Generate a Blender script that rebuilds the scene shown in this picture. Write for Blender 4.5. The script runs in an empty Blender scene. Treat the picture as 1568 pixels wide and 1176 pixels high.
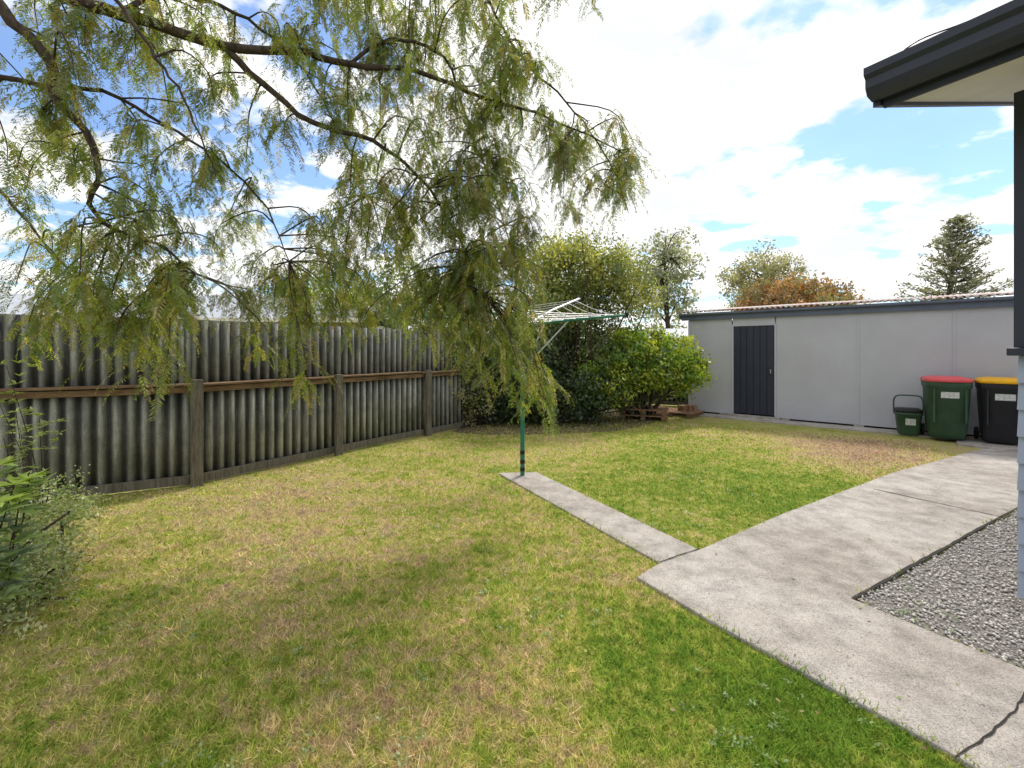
import bpy, math, random
import numpy as np
from mathutils import Vector, Matrix
random.seed(7); rng=np.random.default_rng(7)
F=700.0; H=1.5; HY=537.0
def G(x,y):
    Y=H*F/(y-HY); return ((x-784)/F*Y, Y)
def P(x,y,Y): return np.array([(x-784)/F*Y, Y, H+(HY-y)/F*Y])
sc=bpy.context.scene
# ---------------------------------------------------------------- materials
class NT:
    def __init__(s,name):
        s.m=bpy.data.materials.new(name); s.m.use_nodes=True; s.t=s.m.node_tree; s.t.nodes.clear()
        s.out=s.n('ShaderNodeOutputMaterial')
    def n(s,typ,**k):
        nd=s.t.nodes.new(typ)
        for a,b in k.items(): setattr(nd,a,b)
        return nd
    def l(s,a,b): s.t.links.new(a,b)
    def pos(s):
        return s.n('ShaderNodeNewGeometry').outputs['Position']
    def obj(s): return s.n('ShaderNodeTexCoord').outputs['Object']
    def noise(s,vec,scale,detail=4,rough=.6,mapping=None):
        if mapping:
            mp=s.n('ShaderNodeMapping'); mp.inputs['Scale'].default_value=mapping; s.l(vec,mp.inputs[0]); vec=mp.outputs[0]
        nd=s.n('ShaderNodeTexNoise'); nd.inputs['Scale'].default_value=scale; nd.inputs['Detail'].default_value=detail
        nd.inputs['Roughness'].default_value=rough; s.l(vec,nd.inputs['Vector']); return nd.outputs['Fac']
    def ramp(s,fac,stops):
        r=s.n('ShaderNodeValToRGB'); e=r.color_ramp.elements
        while len(e)<len(stops): e.new(.5)
        for el,(p,c) in zip(e,stops):
            el.position=p; el.color=(c[0],c[1],c[2],1) if hasattr(c,'__len__') else (c,c,c,1)
        s.l(fac,r.inputs[0]); return r.outputs[0]
    def mix(s,fac,a,b,mode='MIX'):
        m=s.n('ShaderNodeMix',data_type='RGBA',blend_type=mode)
        for i,v in ((0,fac),(6,a),(7,b)):
            if hasattr(v,'node'): s.l(v,m.inputs[i])
            else: m.inputs[i].default_value= v if i==0 else (v[0],v[1],v[2],1)
        return m.outputs[2]
    def math(s,op,a,b=0.0,clamp=False):
        m=s.n('ShaderNodeMath',operation=op,use_clamp=clamp)
        for i,v in ((0,a),(1,b)):
            if hasattr(v,'node'): s.l(v,m.inputs[i])
            else: m.inputs[i].default_value=v
        return m.outputs[0]
    def fin(s,col,rough=.8,bump=None,bs=.3,bd=.01,spec=.3,metal=0):
        b=s.n('ShaderNodeBsdfPrincipled')
        if hasattr(col,'node'): s.l(col,b.inputs['Base Color'])
        else: b.inputs['Base Color'].default_value=(*col,1)
        b.inputs['Roughness'].default_value=rough; b.inputs['Metallic'].default_value=metal
        b.inputs['Specular IOR Level'].default_value=spec
        if bump is not None:
            bp=s.n('ShaderNodeBump'); bp.inputs['Strength'].default_value=bs; bp.inputs['Distance'].default_value=bd
            s.l(bump,bp.inputs['Height']); s.l(bp.outputs[0],b.inputs['Normal'])
        s.l(b.outputs[0],s.out.inputs[0]); return s.m
def simple(name,col,rough=.7,var=.25,scale=6,metal=0,spec=.3,bs=.15):
    t=NT(name); o=t.obj(); n=t.noise(o,scale,6,.65)
    lo=[c*(1-var) for c in col]; hi=[min(1,c*(1+var)) for c in col]
    n2=t.noise(o,scale*12,3)
    return t.fin(t.ramp(n,[(.3,lo),(.7,hi)]),rough,n2,bs,.004,spec,metal)

def lawn_colour(t):
    p=t.pos(); fl=t.n('ShaderNodeVectorMath',operation='MULTIPLY'); fl.inputs[1].default_value=(1,1,0); t.l(p,fl.inputs[0]); v=fl.outputs[0]
    big=t.noise(v,.75,4,.6); med=t.noise(v,3.4,5,.75); sm=t.noise(v,13,4,.75)
    f=t.math('ADD',t.math('MULTIPLY',big,.5),t.math('MULTIPLY',med,1.0))
    f=t.math('ADD',f,t.math('MULTIPLY',sm,1.1))
    f=t.math('SUBTRACT',f,.81)
    # worn / lush areas of the lawn
    spots=[(G(1180,1090),.5,-.20),(G(1000,990),.45,-.10),(G(1350,1150),.5,-.12),(G(1060,720),1.9,-.16),(G(1180,790),.9,-.12),(G(640,790),1.2,.05),(G(330,790),1.3,.10),(G(620,1090),.45,.12),(G(420,930),.5,.06),
           (G(1310,688),1.2,.38),(G(850,690),1.2,.12),(G(950,880),.3,.14),(G(560,900),.5,.03),(G(200,1050),.6,.02),(G(480,720),1.2,.05)]
    for (x,y),r,w in spots:
        d=t.n('ShaderNodeVectorMath',operation='DISTANCE'); t.l(v,d.inputs[0]); d.inputs[1].default_value=(x,y,0)
        q=t.math('DIVIDE',d.outputs['Value'],r); q=t.math('MULTIPLY',q,q); q=t.math('MULTIPLY',q,-1); q=t.math('EXPONENT',q)
        f=t.math('ADD',f,t.math('MULTIPLY',q,w))
    return t.ramp(f,[(.20,(.21,.33,.045)),(.38,(.38,.45,.075)),(.51,(.56,.53,.15)),(.64,(.68,.55,.27)),(.84,(.56,.39,.25))]),v,sm
def mk_lawn():
    t=NT('lawn_grass'); c,v,sm=lawn_colour(t)
    fine=t.noise(v,110,3,.7)
    c=t.mix(1,c,t.ramp(fine,[(.3,.4),(.7,1.0)]),'MULTIPLY')
    return t.fin(c,.95,fine,.8,.02,.1)
def mk_blade():
    t=NT('grass_blades'); c,v,sm=lawn_colour(t)
    a=t.n('ShaderNodeAttribute',attribute_name='Col').outputs['Color']
    c=t.mix(1,c,a,'MULTIPLY')
    d=t.n('ShaderNodeBsdfDiffuse'); tr=t.n('ShaderNodeBsdfTranslucent'); t.l(c,d.inputs[0]); t.l(c,tr.inputs[0])
    m=t.n('ShaderNodeMixShader'); m.inputs[0].default_value=.35; t.l(d.outputs[0],m.inputs[1]); t.l(tr.outputs[0],m.inputs[2]); t.l(m.outputs[0],t.out.inputs[0]); return t.m
def mk_leaf(name,transl=.4,gloss=.06):
    t=NT(name); a=t.n('ShaderNodeAttribute',attribute_name='Col').outputs['Color']
    d=t.n('ShaderNodeBsdfDiffuse'); tr=t.n('ShaderNodeBsdfTranslucent'); t.l(a,d.inputs[0])
    t.l(t.mix(1,a,(1.6,1.5,.7),'MULTIPLY'),tr.inputs[0])
    m=t.n('ShaderNodeMixShader'); m.inputs[0].default_value=transl; t.l(d.outputs[0],m.inputs[1]); t.l(tr.outputs[0],m.inputs[2])
    g=t.n('ShaderNodeBsdfGlossy'); g.inputs['Roughness'].default_value=.45
    m2=t.n('ShaderNodeMixShader'); m2.inputs[0].default_value=gloss; t.l(m.outputs[0],m2.inputs[1]); t.l(g.outputs[0],m2.inputs[2])
    t.l(m2.outputs[0],t.out.inputs[0]); return t.m
def mk_concrete():
    t=NT('concrete'); p=t.pos()
    big=t.noise(p,1.1,6,.7); med=t.noise(p,5,6,.75); fine=t.noise(p,150,3,.8)
    c=t.ramp(big,[(.3,(.34,.295,.26)),(.5,(.46,.415,.375)),(.7,(.55,.51,.47))])
    c=t.mix(1,c,t.ramp(med,[(.3,.58),(.58,1.05)]),'MULTIPLY')
    c=t.mix(1,c,t.ramp(fine,[(.35,.5),(.55,1.1)]),'MULTIPLY')
    dk=t.noise(p,38,2,.5); c=t.mix(1,c,t.ramp(dk,[(.66,1),(.73,.55)]),'MULTIPLY')
    return t.fin(c,.9,fine,.6,.006,.2)
def mk_fence():
    t=NT('weathered_fibre_cement'); o=t.obj()
    st=t.noise(o,5,6,.7,mapping=(2.5,2.5,.35)); bl=t.noise(o,1.4,5,.7); fine=t.noise(o,60,3,.7)
    c=t.ramp(st,[(.28,(.13,.13,.118)),(.5,(.27,.27,.25)),(.72,(.44,.44,.415))])
    c=t.mix(1,c,t.ramp(bl,[(.32,(.55,.57,.53)),(.6,(1.1,1.1,1.08))]),'MULTIPLY')
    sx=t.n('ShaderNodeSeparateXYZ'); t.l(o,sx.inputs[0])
    # mossy valleys plus shading painted into the colour: ribs lightened, valleys darkened
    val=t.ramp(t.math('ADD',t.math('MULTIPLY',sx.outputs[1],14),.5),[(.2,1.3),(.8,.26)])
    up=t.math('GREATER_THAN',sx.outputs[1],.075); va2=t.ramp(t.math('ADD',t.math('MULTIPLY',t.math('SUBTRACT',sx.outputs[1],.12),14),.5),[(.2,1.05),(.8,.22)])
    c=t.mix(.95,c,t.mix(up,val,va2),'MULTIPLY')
    c=t.mix(1,c,t.ramp(fine,[(.3,.8),(.7,1.1)]),'MULTIPLY')
    return t.fin(c,.9,fine,.3,.004,.15)
def mk_wood(name,a,b,sc_=(1,1,1)):
    t=NT(name); o=t.obj(); g=t.noise(o,9,6,.7,mapping=sc_); f=t.noise(o,40,4,.7,mapping=sc_)
    c=t.mix(1,t.ramp(g,[(.3,a),(.7,b)]),t.ramp(f,[(.3,.65),(.7,1.1)]),'MULTIPLY')
    return t.fin(c,.9,f,.5,.004,.15)
M={}
M['lawn']=mk_lawn(); M['blade']=mk_blade(); M['leaf']=mk_leaf('tree_leaves',.5,.05); M['bush']=mk_leaf('bush_leaves',.35,.07)
M['conc']=mk_concrete(); M['fence']=mk_fence()
M['rail']=mk_wood('weathered_rail',(.09,.06,.038),(.34,.22,.13),(.4,4,4)); M['post']=mk_wood('weathered_post',(.09,.08,.062),(.25,.225,.18),(4,4,.4))
M['bark']=mk_wood('bark',(.03,.024,.018),(.12,.09,.07),(3,3,1))
M['shed']=simple('shed_paint',(.48,.487,.525),.6,.08,1.1)
M['navy']=simple('navy_paint',(.03,.035,.055),.45,.15,3)
M['navy2']=simple('fascia_paint',(.12,.145,.20),.5,.12,3)
M['dark']=simple('dark_base',(.03,.027,.024),.9,.3)
M['white']=simple('soffit_paint',(.80,.75,.68),.7,.06,2)
M['wb']=simple('weatherboard_paint',(.33,.38,.48),.55,.08,2)
M['teal']=simple('green_pipe',(.012,.17,.11),.35,.15,8,spec=.5)
M['steel']=simple('galv_steel',(.6,.6,.6),.4,.1,8,.7)
M['black']=simple('black_plastic',(.015,.015,.016),.45,.2,5)
M['bing']=simple('green_plastic',(.05,.105,.065),.5,.15,5)
M['bind']=simple('charcoal_plastic',(.03,.032,.038),.45,.12,5)
M['red']=simple('red_plastic',(.68,.10,.11),.4,.08,5); M['yel']=simple('yellow_plastic',(.80,.42,.01),.4,.08,5)
M['lab']=simple('label',(.6,.62,.6),.5,.3,40)
M['neigh']=simple('neighbour_roof',(.40,.42,.46),.5,.1,2); M['nwall']=simple('neighbour_wall',(.42,.4,.36),.8,.1)
t=NT('rusty_roof'); o=t.obj(); n=t.noise(o,3,6,.7); n2=t.noise(o,18,4,.7)
M['roof']=t.fin(t.mix(t.ramp(n,[(.42,0),(.58,1)]),(.55,.54,.52),t.ramp(n2,[(.3,(.2,.07,.035)),(.7,(.45,.25,.16))])),.6,n2,.2,.004)
t=NT('gravel'); p=t.pos(); vo=t.n('ShaderNodeTexVoronoi'); vo.inputs['Scale'].default_value=70; t.l(p,vo.inputs['Vector'])
M['gravel']=t.fin(t.ramp(vo.outputs['Distance'],[(0,(.36,.33,.29)),(.6,(.14,.13,.12))]),.9)
t=NT('stones'); a=t.n('ShaderNodeAttribute',attribute_name='Col').outputs['Color']; M['stone']=t.fin(a,.85,spec=.2)
t=NT('far_ground'); p=t.pos(); M['ground']=t.fin(t.ramp(t.noise(p,.3,5),[(.3,(.14,.16,.06)),(.7,(.26,.24,.12))]),.95)
t=NT('garden_soil'); p=t.pos(); M['soil']=t.fin(t.ramp(t.noise(p,9,6,.7),[(.3,(.06,.045,.03)),(.7,(.2,.15,.10))]),.95,t.noise(p,40,4),.8,.03)
t=NT('window_glass'); M['glass']=t.fin((.02,.025,.03),.08,spec=.8)

# ---------------------------------------------------------------- mesh helpers
def link(o,parent=None):
    sc.collection.objects.link(o)
    if parent: o.parent=parent
    return o
def empty(name,loc=(0,0,0),rz=0):
    e=bpy.data.objects.new(name,None); e.location=loc; e.rotation_euler=(0,0,rz); e.empty_display_size=.2; return link(e)
def mesh_np(name,V,Fc,mat,cols=None,parent=None,smooth=False):
    V=np.asarray(V,dtype=np.float32); Fc=np.asarray(Fc,dtype=np.int32); k=Fc.shape[1]
    me=bpy.data.meshes.new(name); me.vertices.add(len(V)); me.vertices.foreach_set('co',V.ravel())
    me.loops.add(Fc.size); me.loops.foreach_set('vertex_index',Fc.ravel())
    me.polygons.add(len(Fc)); me.polygons.foreach_set('loop_start',np.arange(0,Fc.size,k,dtype=np.int32))
    if smooth: me.polygons.foreach_set('use_smooth',np.ones(len(Fc),dtype=bool))
    me.update(calc_edges=True)
    if cols is not None:
        a=me.color_attributes.new('Col','FLOAT_COLOR','POINT'); c=np.ones((len(V),4),dtype=np.float32); c[:,:3]=cols; a.data.foreach_set('color',c.ravel())
    me.materials.append(mat); return link(bpy.data.objects.new(name,me),parent)
def poly_obj(name,vs,fs,mat,parent=None,bevel=0,smooth=False):
    me=bpy.data.meshes.new(name); me.from_pydata([tuple(v) for v in vs],[],fs); me.update(); me.materials.append(mat)
    o=link(bpy.data.objects.new(name,me),parent)
    if bevel:
        b=o.modifiers.new('b','BEVEL'); b.width=bevel; b.segments=2; b.limit_method='ANGLE'
    if smooth:
        for p in me.polygons: p.use_smooth=True
    return o
def box(name,x0,x1,y0,y1,z0,z1,mat,parent=None,bevel=.004):
    v=[(x0,y0,z0),(x1,y0,z0),(x1,y1,z0),(x0,y1,z0),(x0,y0,z1),(x1,y0,z1),(x1,y1,z1),(x0,y1,z1)]
    return poly_obj(name,v,[(3,2,1,0),(4,5,6,7),(0,1,5,4),(1,2,6,5),(2,3,7,6),(3,0,4,7)],mat,parent,bevel)
def slab(name,pts,z0,z1,mat,parent=None,bevel=.008):
    n=len(pts); a=sum(pts[i][0]*pts[(i+1)%n][1]-pts[(i+1)%n][0]*pts[i][1] for i in range(n))
    if a<0: pts=pts[::-1]
    v=[(x,y,z0) for x,y in pts]+[(x,y,z1) for x,y in pts]
    f=[tuple(range(n,2*n))]+[(i,(i+1)%n,n+(i+1)%n,n+i) for i in range(n)]
    return poly_obj(name,v,f,mat,parent,bevel)
def corr(name,x0,x1,y,z0,z1,pitch,amp,mat,parent,vert=True,slope=0,y1=None):
    n=int((x1-x0)/pitch*8); xs=np.linspace(x0,x1,n+1); w=amp*np.sin(xs/pitch*2*math.pi)
    if vert: a=np.stack([xs,y+w,np.full_like(xs,z0)],1); b=np.stack([xs,y+w,np.full_like(xs,z1)],1)
    else: a=np.stack([xs,np.full_like(xs,y),z0+w],1); b=np.stack([xs,np.full_like(xs,y1),z1+w],1)
    i=np.arange(n); o=mesh_np(name,np.concatenate([a,b]),np.stack([i,i+1,i+n+2,i+n+1],1),mat,None,parent,True)
    s=o.modifiers.new('s','SOLIDIFY'); s.thickness=.007; return o
def tube_np(pts,rad,sides=7):
    pts=np.asarray(pts,float); n=len(pts); tg=np.gradient(pts,axis=0); tg/=np.linalg.norm(tg,axis=1)[:,None]+1e-9
    up=np.array([.13,.21,.97]); a=np.cross(tg,up); la=np.linalg.norm(a,axis=1); 
    a=np.where(la[:,None]<.15,np.cross(tg,np.array([1.,0.1,0])),a); a/=np.linalg.norm(a,axis=1)[:,None]; b=np.cross(tg,a)
    th=np.linspace(0,2*math.pi,sides,endpoint=False); rad=np.asarray(rad,float)
    V=pts[:,None,:]+rad[:,None,None]*(np.cos(th)[None,:,None]*a[:,None,:]+np.sin(th)[None,:,None]*b[:,None,:])
    V=V.reshape(-1,3); Fs=[]
    for i in range(n-1):
        for j in range(sides): k=(j+1)%sides; Fs.append((i*sides+j,i*sides+k,(i+1)*sides+k,(i+1)*sides+j))
    return V,np.array(Fs)
class Acc:
    def __init__(s): s.V=[];s.F=[];s.C=[];s.n=0
    def add(s,V,Fc,C=None):
        s.V.append(V); s.F.append(np.asarray(Fc)+s.n); s.n+=len(V)
        if C is not None: s.C.append(C)
    def obj(s,name,mat,parent=None,smooth=False):
        return mesh_np(name,np.concatenate(s.V),np.concatenate(s.F),mat,np.concatenate(s.C) if s.C else None,parent,smooth)
def smooth_path(pts,n=24):
    pts=np.asarray(pts,float); m=len(pts); out=[]
    pp=np.vstack([2*pts[0]-pts[1],pts,2*pts[-1]-pts[-2]])
    for i in range(1,m):
        p0,p1,p2,p3=pp[i-1],pp[i],pp[i+1],pp[i+2]
        for t in np.linspace(0,1,max(3,n//m),endpoint=False):
            out.append(.5*((2*p1)+(-p0+p2)*t+(2*p0-5*p1+4*p2-p3)*t*t+(-p0+3*p1-3*p2+p3)*t**3))
    out.append(pts[-1]); return np.array(out)
def tube(name,pts,r,mat,parent=None,sides=10,sm=True):
    r=np.full(len(pts),r) if np.isscalar(r) else r
    V,Fc=tube_np(pts,r,sides); return mesh_np(name,V,Fc,mat,None,parent,sm)
def unit(a): return a/(np.linalg.norm(a,axis=-1,keepdims=True)+1e-9)
def leaves(c,u,v,L,W):
    L=np.asarray(L)[:,None]; W=np.asarray(W)[:,None]; n=len(c)
    V=np.stack([c-u*L/2,c+v*W/2-u*L*.05,c+u*L/2,c-v*W/2-u*L*.05],1).reshape(-1,3)
    return V,np.arange(4*n).reshape(n,4)
def leaf_cloud(acc,blobs,nclump,nleaf,size,cols,spread=.2,droop=0.,shell=.55):
    w=np.array([b[3]*b[5]+b[3]*b[4] for b in blobs]); w=w/w.sum(); bi=rng.choice(len(blobs),nclump,p=w); B=np.array(blobs)[bi]
    d=unit(rng.normal(size=(nclump,3))); r=shell+(1.14-shell)*rng.random((nclump,1))**.6
    lump=1+.18*np.sin(d[:,:1]*7+B[:,:1])*np.cos(d[:,1:2]*6+B[:,1:2]*2)+.12*rng.normal(size=(nclump,1))
    c=B[:,:3]+d*r*lump*B[:,3:6]
    keep=c[:,2]>.05; c=c[keep]; d=d[keep]; nc=len(c)
    ci=np.repeat(np.arange(nc),nleaf); N=len(ci)
    cs=spread*(.6+.8*rng.random(nc))
    p=c[ci]+rng.normal(size=(N,3))*cs[ci][:,None]*[.6,.6,.5]
    u=unit(rng.normal(size=(N,3))+d[ci]*.6+np.array([0,0,-droop])); v=unit(np.cross(u,rng.normal(size=(N,3))))
    L=size*(.6+.8*rng.random(N)); V,Fc=leaves(p,u,v,L,L*.5)
    cols=np.array(cols); cc=cols[rng.integers(0,len(cols),nc)]; cc=cc*(.65+.7*rng.random((nc,1)))
    C=cc[ci]*(.75+.5*rng.random((N,1))); acc.add(V,Fc,np.repeat(C,4,axis=0)); return c
def inpoly(x,y,poly):
    r=np.zeros(len(x),bool); n=len(poly); j=n-1
    for i in range(n):
        xi,yi=poly[i]; xj,yj=poly[j]
        c=((yi>y)!=(yj>y))&(x<(xj-xi)*(y-yi)/(yj-yi+1e-12)+xi); r^=c; j=i
    return r

# ---------------------------------------------------------------- ground, lawn, paths
poly_obj('ground',[(-600,-300,-.02),(600,-300,-.02),(600,900,-.02),(-600,900,-.02)],[(0,1,2,3)],M['ground'])
poly_obj('lawn',[(-12,-3,0),(14,-3,0),(14,16,0),(-12,16,0)],[(0,1,2,3)],M['lawn'])
A=G(975,888); B=G(1450,1158); C=G(1072,845); C1=G(1200,789); C2=G(1370,725); C3=G(1500,690); G1=(G(1305,922)); G2=G(1545,787); J=G(1010,866)
d1=np.array([.502,-.865]); d2=np.array([.865,.502])
Bx=tuple(np.array(B)+d1*3); G1b=tuple(np.array(G1)+d1*4.5); G2b=tuple(np.array(G2)+d2*5)
path_poly=[A,G(1100,963),G(1250,1047),B,Bx,G1b,G1,G2,G2b,(9.8,8.0),G(1560,684),C3,C2,C1,C,J]
slab('concrete_path',path_poly,-.05,.022,M['conc'])
sp=[(J[0]+.006,J[1]+.006),G(762,726),G(822,725),(C[0]-.006,C[1]+.006)]
slab('concrete_path',sp,-.05,.018,M['conc'])
gp=[(G1[0]+.02,G1[1]+.0),(G2[0],G2[1]-.02),(G2b[0],G2b[1]-.02),(G2b[0]+2,G2b[1]-6),(G1b[0]+.02,G1b[1])]
poly_obj('gravel_bed',[(x,y,.006) for x,y in gp],[tuple(range(len(gp)))],M['gravel'])
def strip(name,pts,w,z,parent=None):
    pts=np.array(pts); tg=unit(np.gradient(pts,axis=0)); nn=np.stack([-tg[:,1],tg[:,0]],1)
    ww=w*(.6+.8*rng.random(len(pts)))[:,None]
    a=pts+nn*ww/2; b=pts-nn*ww/2; V=[(*p,z) for p in a]+[(*p,z) for p in b]; k=len(pts)
    return poly_obj(name,V,[(i,k+i,k+i+1,i+1) for i in range(k-1)],M['dark'],parent)
def wob(p,q,n,a):
    p=np.array(p);q=np.array(q);t=np.linspace(0,1,n)[:,None]; nn=np.array([-(q-p)[1],(q-p)[0]]); nn/=np.linalg.norm(nn)
    return p+(q-p)*t+nn*np.cumsum(rng.normal(size=(n,1))*a,axis=0)*np.sin(t*math.pi)
cr=empty('path_joints')
strip('joint_1',wob(G(1337,752),G(1540,797),14,.002),.012,.0262,cr)
strip('crack_2',wob(G(1462,1172),G(1575,1060),22,.006),.007,.0262,cr)
strip('edge_gap_1',wob((G1[0],G1[1]-.005),(G2[0],G2[1]-.012),30,.003),.018,.0262,cr)
strip('joint_3',wob(J,C,8,.003),.01,.0262,cr)

# grass blades
NB=400000
r=np.exp(rng.uniform(math.log(1.2),math.log(14),NB)); th=rng.uniform(-.92,.92,NB); gx=r*np.sin(th); gy=r*np.cos(th)
ok=inpoly(gx,gy,[(-8,2.6),(-3.55,5.0),(-1.2,8.2),(.2,10.4),(4,11.5),(4.0,10.9),(8.5,7.2),(8,5),(6,-1),(-8,-1)])
nb2=rng.normal(size=(NB,2)); ea=(.012+.012*np.sin(gx*9+gy*7)+.008*np.sin(gx*31-gy*23)).clip(.002)
ex=gx+nb2[:,0]*ea; ey=gy+nb2[:,1]*ea
onp=np.zeros(NB,bool)
for pl in (path_poly,sp): ok&=~inpoly(ex,ey,pl); onp|=inpoly(gx,gy,pl)
ok&=~inpoly(gx,gy,gp)
ap=[G(1045,647),G(1400,676),G(1475,700),G(1568,712),(9,8.5),G(1060,632)]
ok&=~inpoly(gx,gy,ap)
gx=gx[ok];gy=gy[ok];r=r[ok];onp=onp[ok];n=len(gx)
hN=np.sin(gx*2.1+1)*np.cos(gy*1.7)+.5*np.sin(gx*5+gy*4)
tuft=np.sin(gx*23+3*np.sin(gy*9))*np.sin(gy*27+3*np.sin(gx*11))
hgt=(.012+.016*rng.random(n)+.003*hN+.006*tuft).clip(.008)*(1+.02*r); wd=(.0026+.0012*r)*(.6+.8*rng.random(n))
az=rng.uniform(0,2*math.pi,n); lean=rng.normal(size=(n,2))*.85
base=np.stack([gx,gy,np.where(onp,.021,0)],1); sd=np.stack([np.cos(az),np.sin(az),np.zeros(n)],1)
tip=base+np.stack([lean[:,0]*hgt,lean[:,1]*hgt,hgt],1)
V=np.stack([base-sd*wd[:,None]/2,base+sd*wd[:,None]/2,tip],1).reshape(-1,3)
cb=(.5+.9*rng.random((n,1)))*(1+.2*tuft[:,None])
q=rng.random((n,1)); cb=cb*np.where(q<.13,np.array([[1.3,1.2,1.6]]),np.where(q>.84,np.array([[.55,.78,.6]]),np.array([[1.,1.,1.]])))
mesh_np('grass',V,np.arange(3*n).reshape(n,3),M['blade'],np.repeat(cb,3,axis=0))
n=1200; cx_=rng.uniform(-3.5,2.5,n); cy_=1.3+4.5*rng.random(n)**1.4
cl=np.sin(cx_*3.1+1)*np.sin(cy_*2.7)>.05
ok=cl&inpoly(cx_,cy_,[(-8,2.6),(-3.55,5.0),(-1.2,8.2),(8,5),(6,-1),(-8,-1)])&~inpoly(cx_,cy_,path_poly)&~inpoly(cx_,cy_,sp)
cx_=cx_[ok];cy_=cy_[ok];n=len(cx_); ci=np.repeat(np.arange(n),9); N=len(ci)
th=rng.uniform(0,6.28,N); u=unit(np.stack([np.cos(th),np.sin(th),.35+.3*rng.random(N)],1)); v=unit(np.cross(u,[0,0,1.])); L=.009+.012*rng.random(N)
c_=np.stack([cx_[ci],cy_[ci],np.full(N,.016)],1)+rng.normal(size=(N,3))*[.014,.014,.003]+u*L[:,None]/2
V,Fc=leaves(c_,u,v,L,L*.6); C_=np.array([[.22,.31,.12]])*(.6+.8*rng.random((N,1)))
mesh_np('clover',V,Fc,M['bush'],np.repeat(C_,4,axis=0))
n=300; r=np.exp(rng.uniform(math.log(1.4),math.log(9),n)); th=rng.uniform(-.9,.8,n); lx=r*np.sin(th); ly=r*np.cos(th)
ok=inpoly(lx,ly,[(-8,2.6),(-3.55,5.0),(-1.2,8.2),(.2,10.4),(4,11),(8,7),(6,-1),(-8,-1)]); lx=lx[ok];ly=ly[ok];n=len(lx)
u=unit(rng.normal(size=(n,3))*[1,1,.3]); v=unit(np.cross(u,[0,0,1.])+rng.normal(size=(n,3))*.3); L=.01+.018*rng.random(n)
V,Fc=leaves(np.stack([lx,ly,np.full(n,.028)],1),u,v,L,L*.6)
pal=np.array([(.2,.12,.06),(.32,.24,.12),(.16,.10,.06),(.28,.34,.12)]); C_=pal[rng.integers(0,4,n)]
mesh_np('fallen_leaves',V,Fc,M['stone'],np.repeat(C_,4,axis=0))
# gravel stones
N=60000; sx=rng.uniform(1.9,6.5,N); sy=rng.uniform(.5,5.6,N); ok=inpoly(sx,sy,gp)&(sx/sy<1.25)&(sy>1.6); sx=sx[ok];sy=sy[ok];n=len(sx)
o6=np.array([(1,0,0),(-1,0,0),(0,1,0),(0,-1,0),(0,0,1),(0,0,-1)],float); f8=np.array([(0,2,4),(2,1,4),(1,3,4),(3,0,4),(2,0,5),(1,2,5),(3,1,5),(0,3,5)])
s=(.005+.007*rng.random((n,1,1))); V=o6[None]*(1+.35*rng.normal(size=(n,6,1)).clip(-1,1))*s*np.array([1,1,.7])
a=rng.uniform(0,6.28,n); ca,sa=np.cos(a)[:,None],np.sin(a)[:,None]; X=V[:,:,0]*ca-V[:,:,1]*sa; Yv=V[:,:,0]*sa+V[:,:,1]*ca; V=np.stack([X,Yv,V[:,:,2]],2)
V+=np.stack([sx,sy,.008+.01*rng.random(n)],1)[:,None,:]
Fc=(f8[None]+6*np.arange(n)[:,None,None]).reshape(-1,3); g=.32+.42*rng.random((n,1)); C_=g*np.array([[1,.94,.87]])
mesh_np('gravel',V.reshape(-1,3),Fc,M['stone'],np.repeat(C_,6,axis=0))

# ---------------------------------------------------------------- fences
def fence(name,org,ang,x0,x1,posts,z=1.86):
    e=empty(name,(*org,0),ang)
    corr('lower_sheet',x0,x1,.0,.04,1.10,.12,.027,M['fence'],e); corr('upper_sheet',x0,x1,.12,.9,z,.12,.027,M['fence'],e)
    for i in range(int((x1-x0)/1.8)+1):
        a=x0+i*1.8; b=min(a+1.795,x1)
        if b-a<.1: continue
        dz=rng.normal()*.006
        box('top_rail',a,b,-.075,-.029,1.035,1.10,M['rail'],e,.004); box('bottom_rail',a,b,-.07,-.03,.02+dz,.115+dz,M['post'],e,.004)
        box('cap_board',a,b,-.11,.08,1.106+dz,1.128+dz,M['rail'],e,.003)
    for px in posts: box('post',px-.055,px+.055,-.165,-.112,-.05,1.165+rng.normal()*.01,M['post'],e,.006)
    return e
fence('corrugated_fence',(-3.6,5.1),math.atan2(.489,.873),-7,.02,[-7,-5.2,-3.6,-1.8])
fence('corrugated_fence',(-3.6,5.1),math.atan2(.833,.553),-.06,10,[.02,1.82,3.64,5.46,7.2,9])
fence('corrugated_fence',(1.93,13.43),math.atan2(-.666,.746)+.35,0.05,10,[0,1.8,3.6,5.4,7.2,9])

# ---------------------------------------------------------------- shed
so=G(1055,632); ang=math.atan2(-.666,.746); sh=empty('garden_shed',(*so,0),ang); W=8.2; D=4.2; zb=.06
def panel(a,b,z0,z1): box('wall_panel',a,b,0,.03,z0,z1,M['shed'],sh,.002)
panel(0,.97,zb,2.24); panel(.99,1.84,2.07,2.24) ; panel(1.86,3.268,zb,2.24); panel(3.276,4.61,zb,2.24); panel(4.618,5.95,zb,2.24); panel(5.958,W,zb,2.24)
for x in (3.272,4.614,5.954): box('batten',x-.018,x+.018,-.009,-.001,zb,2.22,M['shed'],sh,.002)
box('corner_trim',-.015,.035,-.014,-.002,zb,2.22,M['shed'],sh,.002)
box('end_wall',0.002,.03,.032,D,zb,2.4,M['shed'],sh); box('end_wall_b',W-.03,W-.002,.032,D,zb,2.4,M['shed'],sh); box('back_wall',.03,W-.03,D-.03,D,zb,2.6,M['shed'],sh)
box('foundation',.05,W-.05,.05,D-.05,-.05,.1,M['dark'],sh)  # near-black recessed base, its colour paints the shadow gap below the wall sheets
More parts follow.
